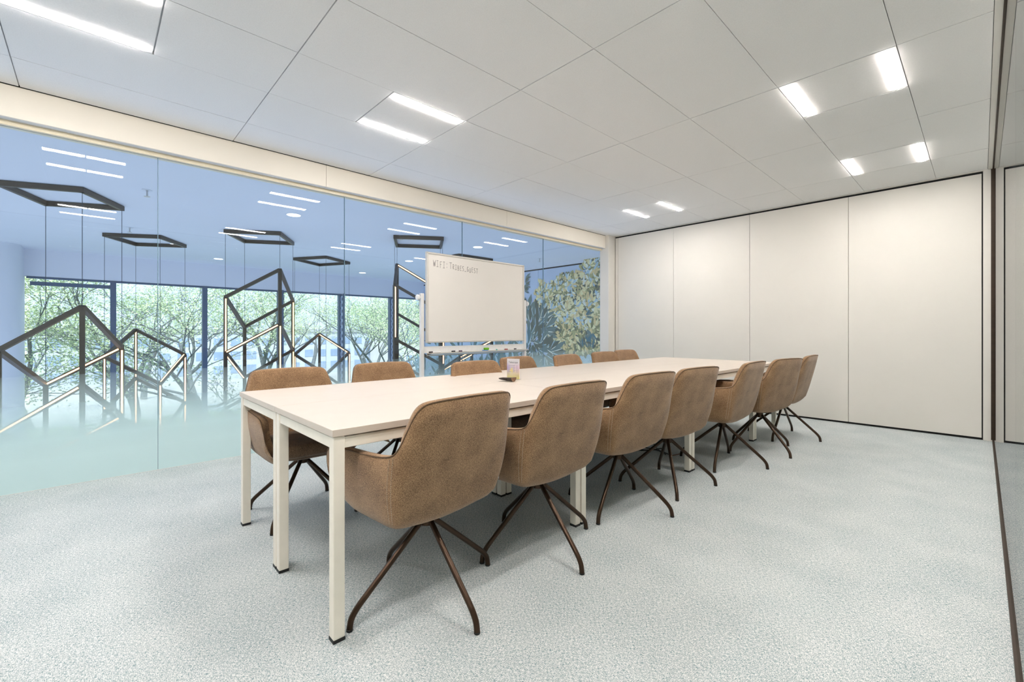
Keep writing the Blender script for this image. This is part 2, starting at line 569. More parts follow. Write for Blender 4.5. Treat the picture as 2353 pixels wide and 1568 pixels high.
# ------------------------------------------------------------------ lobby beyond the glass
XW, YM, YLB, ZL = -13.4, 8.4, -7.0, 2.80
struct('ceiling_lobby', MB().box(XW - 0.3, XL - 0.08, YLB, YE + 0.13, ZL, ZL + 0.25).box(XW - 0.3, XL + 0.16, YE + 0.13, YM + 0.2, ZL, ZL + 0.25), M['lobby'])
struct('floor_lobby', MB().box(XW - 0.3, XL, YLB, YM + 0.2, -3.2, -3.0), M['lobbyfloor'])
struct('wall_lobby_slab', MB().box(XL - 0.06, XL - 0.031, YLB, YM + 0.2, -3.0, -0.002), M['lobbywall'])
struct('wall_lobby_near', MB().box(XL + 0.08, XL + 0.16, YE + 0.13, YM + 0.2, -3.2, ZL + 0.2), M['lobby'])
struct('wall_lobby_left', MB().box(XW - 0.3, XL, YLB - 0.1, YLB, -3.2, ZL + 0.2), M['lobby'])
struct('wall_lobby_header', MB().box(XW - 0.12, XW + 0.02, YLB, YM, 2.24, ZL), M['lobbywall'])
# rounded pier at the left of the windows
mb = MB()
pr = [(-13.5, -3.4), (-12.62, -3.4)]
for k in range(9):
    a = R(0 + 90 * k / 8)
    pr.append((-12.62 - 0.35 + 0.35 * math.cos(a), -1.37 + 0.35 * math.sin(a)))
pr.append((-13.5, -1.02))
n = len(pr)
mb.add([(x, y, -3.0) for x, y in pr] + [(x, y, ZL) for x, y in pr],
       [tuple(reversed(range(n))), tuple(range(n, 2 * n))] + [(i, (i + 1) % n, n + (i + 1) % n, n + i) for i in range(n)])
struct('wall_lobby_pier', mb, M['lobby'], smooth=40)
struct('wall_lobby_corner', MB().box(XW - 0.12, XW + 0.02, YLB, -3.3, -3.0, 2.24), M['lobby'])

# window wall
mull = [-0.99, 0.33, 2.04, 3.77, 5.47, 7.15, YM - 0.02]


def perforated_fin(y, x0, x1):
    """thin upright plate with a column of round holes, lying in the x-z plane"""
    mb = MB()
    th = 0.012
    cell, z0 = 0.185, -0.6
    xc, hw = (x0 + x1) / 2, (x1 - x0) / 2
    n = 12
    zz = z0
    while zz + cell < 2.21:
        zc = zz + cell / 2
        outer, inner = [], []
        for k in range(n):
            a = 2 * math.pi * k / n
            cxn, czn = math.cos(a), math.sin(a)
            s = 1 / max(abs(cxn), abs(czn))
            outer.append((xc + hw * cxn * s, zc + cell / 2 * czn * s))
            inner.append((xc + 0.05 * cxn, zc + 0.062 * czn))
        vs = [(x, y + d, z) for d in (-th / 2, th / 2) for x, z in outer + inner]
        fs = []
        for k in range(n):
            k2 = (k + 1) % n
            fs += [(k, k2, n + k2, n + k), (2 * n + k2, 2 * n + k, 3 * n + k, 3 * n + k2), (n + k, n + k2, 3 * n + k2, 3 * n + k)]
        mb.add(vs, fs)
        zz += cell
    return mb


for i, (a, b) in enumerate(zip(mull, mull[1:])):
    fr = MB()
    fr.box(XW - 0.05, XW + 0.02, a, b, 2.20, 2.245).box(XW - 0.05, XW + 0.03, a, b, -3.0, -2.9)
    fr.box(XW - 0.10, XW + 0.06, b - 0.05, b + 0.05, -3.0, 2.22, bev=0.006)
    fo = struct('window_%d' % (3 + i), fr, M['mullion'])
    MB().box(XW - 0.03, XW - 0.02, a + 0.05, b - 0.05, -2.9, 2.2).build('pane', M['wglass'], fo)
    if 2 <= i <= 4:
        perforated_fin(b - 0.01, XW + 0.061, XW + 0.27).build('perforated_fin', M['fin'], fo)
        MB().box(XW + .262, XW + .31, b - .035, b + .02, -3.0, 2.235, bev=.004).build('flange', M['mullion'], fo)
    if i == 0:
        MB().box(XW - 0.012, XW + 0.012, a + 0.05, b - 0.05, 2.06, 2.14, bev=0.004).build('blind_bar', M['mullion'], fo)
        txt('ICON', 'lettering', 0.165, M['white_text'], fo, (XW + 0.0, -0.02, -0.62), (R(90), 0, R(90)), 'CENTER')
    if i == 2:
        txt('Public spaces\n          expo', 'lettering', 0.12, M['white_text'], fo, (XW + 0.0, 2.10, -0.27), (R(90), 0, R(90)))

# ------------------------------------------------------------------ mural wall
def mur(u, v):
    t = (u - CX) / F
    d = YM / (SN * t + CS)
    return (d * (CS * t - SN), CAMH - (v - HY) / F * d)


wm = struct('wall_mural', MB().box(XW, XL + 0.09, YM + 0.012, YM + 0.15, -3.0, 2.70).box(XW, XL + 0.09, YM - 0.0, YM + 0.15, 2.73, ZL), M['lobby'])
struct('trim_7', MB().box(XW, XL + 0.08, YM + 0.006, YM + 0.02, 2.695, 2.73), M['gap'])
mx = [XW, -12.05, -10.75, -9.35, -7.90, -6.51, -5.1, XL + 0.075]
for a, b in zip(mx, mx[1:]):
    MB().box(a + 0.004, b - 0.004, YM, YM + 0.014, -3.0, 2.695).build('mural_panel', M['muralbg'], wm)
PAL = ['cream', 'pale', 'beige', 'olive', 'moss', 'dark', 'teal', 'deep', 'mist', 'trunk']
RGB = [(255, 238, 182), (246, 246, 226), (238, 214, 152), (192, 186, 128), (150, 148, 104), (106, 112, 96), (122, 140, 130), (92, 130, 138), (190, 214, 220), (126, 116, 106)]
pmats = [mat('mural_' + n, c, 0.75, vary=0.08, scale=14) for n, c in zip(PAL, RGB)]
leaves = MB()
lay = [0]


def leafp(x, z, ang, ln, wd, mi, tip=0.0):
    """flat printed leaf: a pointed or rounded blade"""
    lay[0] += 1
    y = YM - 0.0008 - lay[0] * 1.6e-6
    prof = [(0, 0), (0.12, 0.55), (0.35, 0.95), (0.62, 1.0), (0.86, 0.7 - 0.35 * tip), (1.0, 0.0 if tip > 0.5 else 0.28)]
    pts = [(t * ln, h * wd / 2) for t, h in prof] + [(t * ln, -h * wd / 2) for t, h in reversed(prof[1:])]
    c, s = math.cos(ang), math.sin(ang)
    leaves.add([(x + a * c - b * s, y, z + a * s + b * c) for a, b in pts], [tuple(range(len(pts)))], mi)


def fan(x, z, ang, spread, n, ln, wd, pal, tip=0.0):
    for k in range(n):
        a = ang + spread * ((k + 0.5) / n - 0.5) + random.uniform(-.15, .15)
        q = ln * random.uniform(.7, 1.1)
        x0, z0 = x + 0.2 * q * math.cos(a), z + 0.2 * q * math.sin(a)
        leafp(x0, z0, a, q, wd * random.uniform(.8, 1.15), random.choice(pal), tip)


def c8(cx, cy):
    return mur(1180 + cx / 4.6125, 560 + cy / 4.6125)


def canopy(ells, count, ln, pal, outline=True):
    spots = []
    for cx, cy, rx, ry in ells:
        x, z = c8(cx, cy)
        x2, _ = c8(cx + rx, cy)
        _, z2 = c8(cx, cy + ry)
        for _k in range(max(2, int(count * 1.5 * rx * ry / 10000.0))):
            r, a = math.sqrt(random.random()), random.random() * 6.283
            spots.append((x + r * math.cos(a) * abs(x2 - x), z + r * math.sin(a) * abs(z2 - z), r, x, z))
    random.shuffle(spots)
    for sx, sz, r, x, z in spots:
        da = math.atan2(sz - z, sx - x) if r > .45 else random.uniform(-3, 3)
        da = da * .6 - .9 * .4
        if outline:
            fan(sx + .010, sz - .014, da, 2.6, 5, ln * 1.2, ln * .58, [4, 5, 3])
        fan(sx, sz, da, 2.5, 6, ln * 1.08, ln * .46, pal)


def stroke(pts, wd, mi):
    P = catmull([c8(*p) for p in pts], 10)
    for (a, b), (c, d) in zip(P, P[1:]):
        leafp(a, b, math.atan2(d - b, c - a), math.hypot(c - a, d - b) * 1.5, wd, mi)


for cx in range(960, 1400, 17):                      # misty lower planting
    for cv in (845, 858, 872):
        x, z = mur(cx + random.uniform(-8, 8), cv)
        fan(x, z - .1, R(90), 2.2, 5, .5, .10, [8, 8, 6], 1)
canopy([(560, 620, 120, 110), (760, 620, 90, 120), (800, 470, 80, 80), (640, 860, 150, 120), (820, 860, 110, 200), (600, 560, 90, 60)], 16, .17, [4, 5, 3], False)
stroke([(905, 1100), (880, 980), (895, 840), (890, 700), (860, 560), (850, 430), (880, 370)], .10, 9)
stroke([(740, 690), (690, 640), (620, 600), (560, 560)], .06, 9)
stroke([(880, 540), (910, 440), (905, 380)], .05, 9)
stroke([(620, 1100), (560, 1000), (500, 980), (470, 860)], .035, 9)
stroke([(890, 1110), (860, 1040), (855, 980)], .04, 9)
canopy([(560, 460, 100, 80), (440, 620, 115, 120), (830, 300, 85, 100), (590, 420, 80, 50), (330, 560, 55, 75), (640, 740, 120, 120), (540, 860, 120, 80), (840, 700, 85, 140), (770, 860, 90, 90), (620, 1000, 110, 100), (440, 1040, 55, 60), (850, 960, 70, 130), (720, 1040, 90, 70)], 26, .19, [3, 3, 4, 2], False)
canopy([(470, 380, 60, 35), (290, 470, 70, 60), (245, 560, 45, 40), (255, 690, 50, 40), (700, 470, 45, 60), (700, 340, 30, 50)], 14, .12, [2, 0, 2], False)
canopy([(560, 460, 110, 90), (440, 620, 120, 130), (830, 300, 95, 110), (590, 420, 90, 60), (330, 560, 70, 90)], 22, .135, [0, 1, 2, 8, 3])
canopy([(640, 740, 110, 110), (540, 860, 120, 90), (840, 700, 85, 140), (770, 860, 90, 90), (380, 740, 80, 70), (650, 680, 80, 60)], 22, .145, [0, 0, 1, 2, 8])
canopy([(620, 1000, 120, 110), (440, 1040, 70, 70), (850, 960, 70, 130), (720, 1040, 100, 80), (560, 1150, 70, 50)], 17, .15, [0, 2, 3, 2, 4])
for cx, cy, a in ((760, 770, 20), (770, 900, -60), (830, 930, -80), (745, 960, -50), (800, 1120, 100), (830, 1130, 70), (760, 1040, 15), (750, 1120, 120)):
    x, z = c8(cx, cy)
    fan(x, z, R(a), 1.2, 3, .24, .055, [7, 5, 6], 1)
for cx, cy, a in ((150, 730, 60), (170, 790, 30), (230, 830, 80), (180, 860, 100), (280, 800, 60), (300, 830, 20), (240, 900, 60), (330, 900, 20), (330, 930, -40),
                  (180, 980, 60), (230, 1000, 20), (190, 1050, 160), (220, 1060, -30), (280, 1080, 40), (250, 1110, -50), (340, 1110, 10), (380, 1140, 30), (400, 1150, -10),
                  (200, 1130, -110), (300, 1150, -90), (360, 1190, -120), (330, 1170, -60), (160, 1130, 200)):
    x, z = c8(cx, cy)
    fan(x, z, R(a), 2.2, 4, .46, .125, [6, 6, 5, 5], 1)
    fan(x, z, R(a), 1.6, 3, .36, .022, [8, 1], 1)
x, z = c8(201, 1061)
fan(x, z, 0, 6.28, 10, .26, .12, [6, 5, 6], 1)
fan(x + .02, z + .05, 1.5, 6.28, 7, .18, .02, [8, 1], 1)
for cx, cy in ((120, 375), (118, 410), (120, 450), (105, 470), (112, 500)):
    x, z = c8(cx, cy)
    fan(x, z, R(10), 1.2, 3, .2, .055, [5, 6], 1)
for _k in range(46):                                   # planting seen under the board
    u = random.uniform(990, 1215)
    x, z = mur(u, random.uniform(786, 850))
    fan(x, z, R(random.choice((-90, -70, 90, 60, 120))), 1.8, 5, random.uniform(.3, .6), .085, [6, 7, 8, 6] if u > 1040 else [6, 8, 8], 1)
print_o = leaves.build('mural_print', pmats, wm)
print_o['kind'] = 'stuff'

# ------------------------------------------------------------------ desks
DX0, DXM, DX1 = -2.945, -2.262, -1.575
DY = [0.615, 2.045, 3.475, 4.905]
DY = [0.615, 2.04, 3.465, 4.893]
ZT = 0.765


def make_desk(x0, x1, y0, y1, label):
    cx, cy = (x0 + x1) / 2, (y0 + y1) / 2
    t = thing('office_desk', (cx, cy, 0), label, 'desk', 'cream desks pushed together into one long table')
    og = (cx, cy, 0)
    MB().box(x0 + .001, x1 - .001, y0 + .001, y1 - .001, ZT - 0.026, ZT, bev=0.0015).build('tabletop', M['desk'], t, org=og)
    ins, w, h = 0.006, 0.042, 0.04
    a0, a1, b0, b1 = x0 + ins, x1 - ins, y0 + ins, y1 - ins
    zr1 = ZT - 0.032
    for xx in (a0 + .004, a1 - .032):
        MB().box(xx, xx + .028, b0 + w, b1 - w, zr1 - h, zr1, bev=0.002).build('rail', M['deskleg'], t, org=og)
    for yy in (b0 + .004, b1 - .032):
        MB().box(a0 + w, a1 - w, yy, yy + .028, zr1 - h, zr1, bev=0.002).build('rail', M['deskleg'], t, org=og)
    for xx in (a0, a1 - w):
        for yy in (b0, b1 - w):
            lg = MB().box(xx, xx + w, yy, yy + w, 0.012, ZT - 0.027, bev=0.004).build('leg', M['deskleg'], t, org=og)
            MB().box(xx - .001, xx + w + .001, yy - .001, yy + w + .001, 0, 0.013, bev=0.002).build('foot_cap', M['blackp'], lg, org=og)
    return t


rows = ['nearest the camera', 'second from the camera', 'third from the camera']
for j in range(3):
    make_desk(DX0, DXM, DY[j], DY[j + 1], 'cream desk on the glass wall side of the long table, %s' % rows[j])
    make_desk(DXM, DX1, DY[j], DY[j + 1], 'cream desk on the open carpet side of the long table, %s' % rows[j])
make_desk(DX0 - .0, DX1 + .0, DY[3], DY[3] + 0.70, 'cream desk set crosswise at the far end of the long table')

# ------------------------------------------------------------------ chairs
def build_chair():
    root = thing('swivel_armchair', (0, 0, 0), '', 'chair', 'brown swivel armchairs around the long table')
    top = [(-.262, .262, .44), (-.292, .284, .50), (-.29, .298, .585), (-.255, .304, .632), (-.17, .307, .645), (-.05, .305, .649), (.06, .302, .654),
           (.14, .298, .662), (.185, .290, .674), (.209, .276, .704), (.230, .260, .757), (.250, .245, .808), (.266, .230, .838), (.277, .200, .855), (.283, .13, .860), (.286, 0, .862)]
    bot = [(-.245, .225, .405), (-.24, .236, .405), (-.232, .245, .408), (-.205, .252, .41), (-.14, .258, .412), (-.05, .262, .415), (.04, .265, .418),
           (.10, .267, .42), (.140, .263, .422), (.157, .248, .422), (.161, .222, .42), (.162, .19, .418), (.161, .16, .415), (.162, .12, .412), (.162, .07, .41), (.162, 0, .408)]
    full = lambda P: P + [(b, -l, z) for b, l, z in reversed(P[:-1])]
    NC = 71
    T, B = catmull(full(top), NC), catmull(full(bot), NC)
    cols = []
    for i in range(NC):
        t, b = Vector(T[i]), Vector(B[i])
        j0, j1 = max(i - 1, 0), min(i + 1, NC - 1)
        tg = (Vector(T[j1]) - Vector(T[j0])) * .4 + (Vector(B[j1]) - Vector(B[j0])) * .6
        nrm = Vector((tg.y, -tg.x, 0))
        nrm = nrm.normalized() if nrm.length > 1e-6 else Vector((-1, 0, 0))
        c = Vector((-.04, 0, 0))
        mid = (t + b) / 2
        if nrm.dot(Vector((c.x - mid.x, c.y - mid.y, 0))) < 0:
            nrm = -nrm
        if b.x < -.235:
            nrm = (nrm + Vector((.6, 0, 0))).normalized()
        cols.append((t, b, nrm))
    rows = []
    th = lambda i: 0.040 * min(1.0, min(i, NC - 1 - i) / 4.0 + .12)
    rows.append([(Vector((b.x * .78 - .01, b.y * .8, b.z - .044))) for t, b, n in cols])
    rows.append([(Vector((b.x * .9 - .005, b.y * .92, b.z - .028))) for t, b, n in cols])
    for k in range(9):
        f = k / 8
        rows.append([b.lerp(t, f) - n * (0.012 * math.sin(math.pi * f)) for t, b, n in cols])
    for a in (45, 90, 135):
        rows.append([t + n * (th(i) / 2 * (1 - math.cos(R(a)))) + Vector((0, 0, th(i) * .30 * math.sin(R(a)))) for i, (t, b, n) in enumerate(cols)])
    for k in range(7):
        f = 1 - k / 6 * 0.9
        rows.append([b.lerp(t, f) + n * (th(i) * (1 + .35 * (1 - f))) - n * (0.012 * math.sin(math.pi * f)) for i, (t, b, n) in enumerate(cols)])
    mb = MB()
    nr = len(rows)
    for r_ in rows:
        mb.v += [tuple(p) for p in r_]
    for j in range(nr - 1):
        for i in range(NC - 1):
            mb.f.append((j * NC + i, j * NC + i + 1, (j + 1) * NC + i + 1, (j + 1) * NC + i)); mb.m.append(0)
    for i in (0, NC - 1):
        mb.f.append(tuple(j * NC + i for j in range(nr))); mb.m.append(0)
    sh = mb.build('shell', M['fabric'], root, smooth=60)
    # piping along the rim, outer side
    P = [t + n * .004 + Vector((0, 0, .008)) - n * .003 for t, b, n in cols]
    MB().tube(P, 0.0024, 6).build('piping', M['piping'], sh, smooth=True)
    # twin rows of stitches down each rear corner seam
    for sgn in (0, 1):
        st = MB()
        i0 = 16 * (NC - 1) // 60
        for di in (0, 1):
            i = i0 + di
            if sgn: i = NC - 1 - i
            t, b, n = cols[i]
            off = 0.004 if di else -0.004
            for k in range(34):
                f0, f1 = k / 34 + .004, k / 34 + .018
                p = [b.lerp(t, f) - n * (0.012 * math.sin(math.pi * f) + .0012) for f in (f0, f1)]
                st.beam(p[0], p[1], .0022, .0016)
        st.build('stitching', M['thread'], sh)
    # seat: padded cushion with a darker underside pan
    MB().ellipsoid((-.080, 0, .440), (.208, .236, .050), .5).build('seat', M['fabric_dark'], root, smooth=True)
    MB().ellipsoid((-.065, 0, .418), (.185, .205, .052), .55).build('seat_pan', M['fabric_dark'], root, smooth=True)
    MB().box(.120, .150, .279, .283, .455, .490, bev=.001).build('care_tag', M['silver'], sh)
    bs = D.objects.new('swivel_base', None); COL.objects.link(bs); bs.parent = root; bs.empty_display_size = .05
    MB().lathe([(.026, .300), (.031, .303), (.031, .350), (.045, .353), (.045, .362), (.02, .364)], 20).build('hub', M['leg'], bs, smooth=40)
    P = [(.020, 0, .326), (.26, 0, .116), (.300, 0, .080), (.318, 0, .060), (.330, 0, .040), (.335, 0, .015), (.336, 0, .004)]
    lm = MB().tube(catmull(P, 14), .0118, 10)
    o0 = lm.build('leg', M['leg'], bs, smooth=50)
    for k in range(1, 4):
        o = o0.copy(); COL.objects.link(o); o.parent = bs; o.rotation_euler = (0, 0, R(90 * k))
    gm = MB().lathe([(.011, 0), (.0125, .002), (.0125, .008), (.011, .009)], 10, c=(.336, 0, 0))
    for k in range(4):
        g = gm.build('glide', M['blackp'], bs) if k == 0 else g.copy()
        if k: COL.objects.link(g)
        g.rotation_euler = (0, 0, R(90 * k))
    return root


CH = [  # x, y, back direction, base rotation, label
    (-1.614, 1.030, 4.5, 0, 'brown felt armchair nearest the camera, at the right front corner of the table'),
    (-1.590, 1.690, 0, -10, 'brown felt armchair second from the camera on the open carpet side of the table'),
    (-1.600, 2.445, -4, 14, 'brown felt armchair third from the camera on the open carpet side of the table'),
    (-1.580, 3.055, -7, 38, 'brown felt armchair fourth from the camera on the open carpet side of the table'),
    (-1.515, 3.890, 0, 12, 'brown felt armchair third from the far end on the open carpet side, its arm showing'),
    (-1.445, 4.600, -12, -28, 'brown felt armchair second from the far end on the open carpet side of the table'),
    (-1.450, 5.327, 1, 0, 'brown felt armchair farthest away on the open carpet side, seen nearly edge on'),
    (-2.900, 0.950, 180, 45, 'brown felt armchair at the left front of the table, seen behind its corner legs'),
    (-2.960, 1.650, 180, 40, 'brown felt armchair second from the front on the glass wall side of the table'),
    (-2.605, 2.285, 180, 30, 'brown felt armchair just left of the acrylic sign, in front of the whiteboard'),
    (-2.815, 2.985, 186, 20, 'brown felt armchair whose back shows right behind the acrylic sign'),
    (-2.729, 3.630, 188, 10, 'brown felt armchair on the glass wall side, alone before the leafy mural'),
    (-2.829, 4.412, 180, 0, 'brown felt armchair second from the far end on the glass wall side'),
    (-2.951, 5.059, 180, 15, 'brown felt armchair at the far end of the glass wall side, before the partition'),
]
proto = build_chair()
for i, (x, y, a, ba, l) in enumerate(CH):
    o = proto if i == 0 else copy_tree(proto)
    o.location = (x, y, 0)
    o.rotation_euler = (0, 0, R(a))
    o['label'] = l
    for c in o.children:
        if c.name.startswith('swivel_base'):
            c.rotation_euler = (0, 0, R(ba - a))

# ------------------------------------------------------------------ whiteboard
WX, WY0, WY1, WZ0, WZ1 = -4.20, 2.665, 4.18, 0.985, 1.992
wt = thing('whiteboard', (WX, (WY0 + WY1) / 2, 0), 'white mobile whiteboard on two posts with faint handwriting, before the glass wall', 'whiteboard')
og = (WX, (WY0 + WY1) / 2, 0)
bd = MB().box(WX - .012, WX + .010, WY0 + .018, WY1 - .018, WZ0 + .018, WZ1 - .018).build('board', M['wb'], wt, org=og)
for a, b in (((WY0 + .01, WZ0 + .011), (WY1 - .01, WZ0 + .011)), ((WY0 + .01, WZ1 - .011), (WY1 - .01, WZ1 - .011)),
             ((WY0 + .011, WZ0 + .01), (WY0 + .011, WZ1 - .01)), ((WY1 - .011, WZ0 + .01), (WY1 - .011, WZ1 - .01))):
    MB().box(WX - .018, WX + .018, min(a[0], b[0]) - .011, max(a[0], b[0]) + .011, min(a[1], b[1]) - .011, max(a[1], b[1]) + .011, bev=.006).build('edge_profile', M['wbframe'], bd, org=og)
for yy in (WY0 - .058, WY1 + .018):
    po = MB().box(WX - .045, WX - .005, yy, yy + .040, .07, 1.53, bev=.004).build('post', M['wbpost'], wt, org=og)
    s = -1 if yy < 3 else 1
    yk = yy + (0 if s < 0 else .04)
    kn = MB()
    kn.tube([(WX - .025, yk, 1.485), (WX - .025, yk + s * .018, 1.485)], .010, 10)
    kn.tube([(WX - .025, yk + s * .016, 1.485), (WX - .025, yk + s * .022, 1.485), (WX - .025, yk + s * .04, 1.485), (WX - .025, yk + s * .046, 1.485)], [.026, .032, .032, .025], 14)
    kn.build('clamp_knob', M['wbpost'], po, smooth=40, org=og)
    MB().box(WX - .30, WX + .25, yy + .003, yy + .037, .06, .10, bev=.004).build('foot', M['wbpost'], wt, org=og)
    for xx in (WX - .27, WX + .22):
        MB().tube([(xx, yy + .008, .03), (xx, yy + .032, .03)], .03, 14).build('castor', M['blackp'], wt, org=og)
MB().box(WX - .04, WX - .010, WY0 - .018, WY1 + .018, .872, .945, bev=.003).build('cross_beam', M['wbpost'], wt, org=og)
tr = MB().box(WX - .010, WX + .085, WY0 + .015, WY1 + .005, .868, .874).box(WX + .079, WX + .085, WY0 + .015, WY1 + .005, .874, .879)
tr.box(WX - .010, WX - .004, WY0 + .015, WY1 + .005, .838, .868)
tr.add([(WX - .01, WY0 + .015, .840), (WX + .085, WY0 + .015, .868), (WX + .085, WY1 + .005, .868), (WX - .01, WY1 + .005, .840)], [(0, 1, 2, 3)])
tr.build('pen_tray', M['wbframe'], wt, org=og)
# handwriting: pen strokes on the board
ST = {
    'W': [[(0, 1), (.22, 0), (.42, .75), (.62, 0), (.9, 1)]],
    'I': [[(.1, 1), (.7, 1)], [(.4, 1), (.38, 0)], [(.05, 0), (.72, .02)]],
    'F': [[(.15, 1), (.2, 0)], [(.15, 1), (.8, 1.04)], [(.17, .55), (.6, .58)]],
    ':': [[(.3, .82), (.33, .66)], [(.3, .26), (.33, .1)]],
    'T': [[(0, 1), (.85, 1)], [(.42, 1), (.4, 0)]],
    'R': [[(.15, 0), (.12, 1), (.6, .92), (.62, .6), (.16, .5), (.7, 0)]],
    'B': [[(.15, 0), (.12, 1), (.55, .9), (.5, .6), (.16, .52), (.62, .4), (.6, .08), (.15, 0)]],
    'E': [[(.7, 1), (.15, .95), (.12, 0), (.72, .02)], [(.14, .5), (.6, .53)]],
    'S': [[(.7, .95), (.3, 1), (.12, .75), (.6, .4), (.55, .05), (.1, .05)]],
    '_': [[(0, -.05), (.8, -.05)]],
    'G': [[(.7, .9), (.3, 1), (.08, .5), (.3, 0), (.7, .15), (.7, .45), (.45, .45)]],
    'U': [[(.1, 1), (.12, .2), (.4, 0), (.65, .2), (.68, 1)]],
}
hw = MB()
yc = WY0 + .085
for ch in 'WIFI: TRIBES_GUEST':
    big = .070 if yc < 3.0 else .056
    if ch != ' ':
        dz = random.uniform(-.006, .006) - (yc - WY0) * .035
        for s in ST[ch]:
            P = [(WX + .0106, yc + a * big * .55, 1.838 + dz + b * big) for a, b in s]
            for p, q in zip(P, P[1:]):
                hw.beam(p, q, .0012, .0048)
    yc += big * (.34 if ch in ':' else .62 if ch != ' ' else .35)
hw.build('handwriting', M['ink'], bd, org=og)['kind'] = 'stuff'

# pens and eraser lying on the tray
pens = [(2.745, 'dark', (40, 28, 30), 'dark marker pen at the left end of the whiteboard tray'),
        (3.045, 'black', (30, 30, 34), 'black marker pen on the tray, touching a purple capped one'),
        (3.145, 'purple', (74, 44, 66), 'purple capped marker pen on the tray beside a black one'),
        (3.56, 'white', (225, 222, 220), 'white marker pen on the tray right of the green sponge'),
        (3.69, 'turquoise', (50, 165, 150), 'turquoise capped marker pen on the whiteboard tray'),
        (3.87, 'red', (132, 50, 44), 'red capped marker pen on the whiteboard tray'),
        (4.02, 'ink', (44, 40, 48), 'dark marker pen nearest the right end of the whiteboard tray')]
for y, n, c, l in pens:
    cm = mat('pen_cap_' + n, c, 0.4)
    p = thing('marker_pen', (WX + .05, y, .874), l, 'pen', 'marker pens on the whiteboard tray', R(random.uniform(-6, 6)))
    MB().tube([(0, -.028, .0095), (0, .075, .0095), (0, .078, .0095)], [.0085, .0085, .006], 10).build('barrel', M['wbpost'], p, smooth=40)
    MB().tube([(0, -.075, .0095), (0, -.072, .0095), (0, -.028, .0095)], [.006, .0092, .0092], 10).build('cap', cm, p, smooth=40)
sp = thing('sponge', (WX + .05, 3.475, .874), 'small green and blue sponge eraser on the whiteboard tray', 'sponge')
MB().box(-.02, .02, -.035, .03, 0.0, .012, bev=.003).build('pad', mat('blue_pad', (70, 130, 200), .8), sp)
MB().box(-.02, .02, -.015, .045, .012, .040, bev=.007).build('foam', mat('green_foam', (120, 190, 40), .9, bump=.4), sp)

# ------------------------------------------------------------------ things on the table
def paper_mat():
    m, nt, b = nodes('printed_leaflet')
    L = nt.links.new
    tc = nt.nodes.new('ShaderNodeTexCoord')
    s = nt.nodes.new('ShaderNodeSeparateXYZ')
    L(tc.outputs['Object'], s.inputs[0])
    r1 = nt.nodes.new('ShaderNodeValToRGB')          # left to right: violet - white - pink
    mr = nt.nodes.new('ShaderNodeMapRange'); mr.inputs[1].default_value = -.05; mr.inputs[2].default_value = .05
    L(s.outputs['X'], mr.inputs[0]); L(mr.outputs[0], r1.inputs['Fac'])
    e = r1.color_ramp.elements
    e[0].color = (*lin((176, 156, 214)), 1); e[1].color = (*lin((238, 208, 224)), 1)
    k = e.new(.3); k.color = (*lin((235, 225, 232)), 1)
    r2 = nt.nodes.new('ShaderNodeValToRGB')          # bottom to top: yellow - none - white
    mr2 = nt.nodes.new('ShaderNodeMapRange'); mr2.inputs[1].default_value = 0; mr2.inputs[2].default_value = .15
    L(s.outputs['Z'], mr2.inputs[0]); L(mr2.outputs[0], r2.inputs['Fac'])
    e = r2.color_ramp.elements
    e[0].color = (1, 1, 1, 1); e[0].position = .1; e[1].color = (0, 0, 0, 1); e[1].position = .55
    mx = nt.nodes.new('ShaderNodeMix'); mx.data_type = 'RGBA'
    L(r2.outputs['Color'], mx.inputs[0]); L(r1.outputs['Color'], mx.inputs[6]); mx.inputs[7].default_value = (*lin((226, 214, 140)), 1)
    r3 = nt.nodes.new('ShaderNodeValToRGB')
    L(mr2.outputs[0], r3.inputs['Fac'])
    e = r3.color_ramp.elements
    e[0].color = (0, 0, 0, 1); e[0].position = .6; e[1].color = (1, 1, 1, 1); e[1].position = .85
    mx2 = nt.nodes.new('ShaderNodeMix'); mx2.data_type = 'RGBA'
    L(r3.outputs['Color'], mx2.inputs[0]); L(mx.outputs[2], mx2.inputs[6]); mx2.inputs[7].default_value = (*lin((228, 226, 230)), 1)
    L(mx2.outputs[2], b.inputs['Base Color'])
    b.inputs['Roughness'].default_value = .5
    return m


sg = thing('table_sign', (-2.332, 2.216, ZT), 'small upright acrylic sign with a violet and yellow leaflet on the table', 'sign', None, R(18))
MB().box(-.05, .05, -.003, .003, .004, .150, bev=.0005).build('leaflet', paper_mat(), sg)
ac = MB().box(-.052, .052, -.0055, -.0035, .0, .154, bev=.0004).box(-.052, .052, .0035, .0055, .0, .154, bev=.0004).box(-.052, .052, -.03, .03, 0, .003, bev=.0004)
ac.build('acrylic_holder', glass('acrylic', (.985, .985, .985), .03), sg)
pk = mat('print_black', (70, 66, 78), .7)
txt('Telescope', 'lettering', .0185, pk, sg, (-.037, -.0032, .119), (R(90), 0, 0))
ln = MB()
for k in range(9):
    ln.box(-.038, .020 - .004 * (k % 3), -.0034, -.0031, .103 - k * .006, .1045 - k * .006)
    ln.box(.027, .036 - .002 * (k % 2), -.0034, -.0031, .103 - k * .006, .1045 - k * .006)
ln.build('text_lines', mat('print_grey', (140, 120, 150), .7), sg)
txt('4', 'numeral', .055, mat('print_gold', (240, 222, 130), .7), sg, (-.028, -.0034, .048), (R(90), 0, 0))
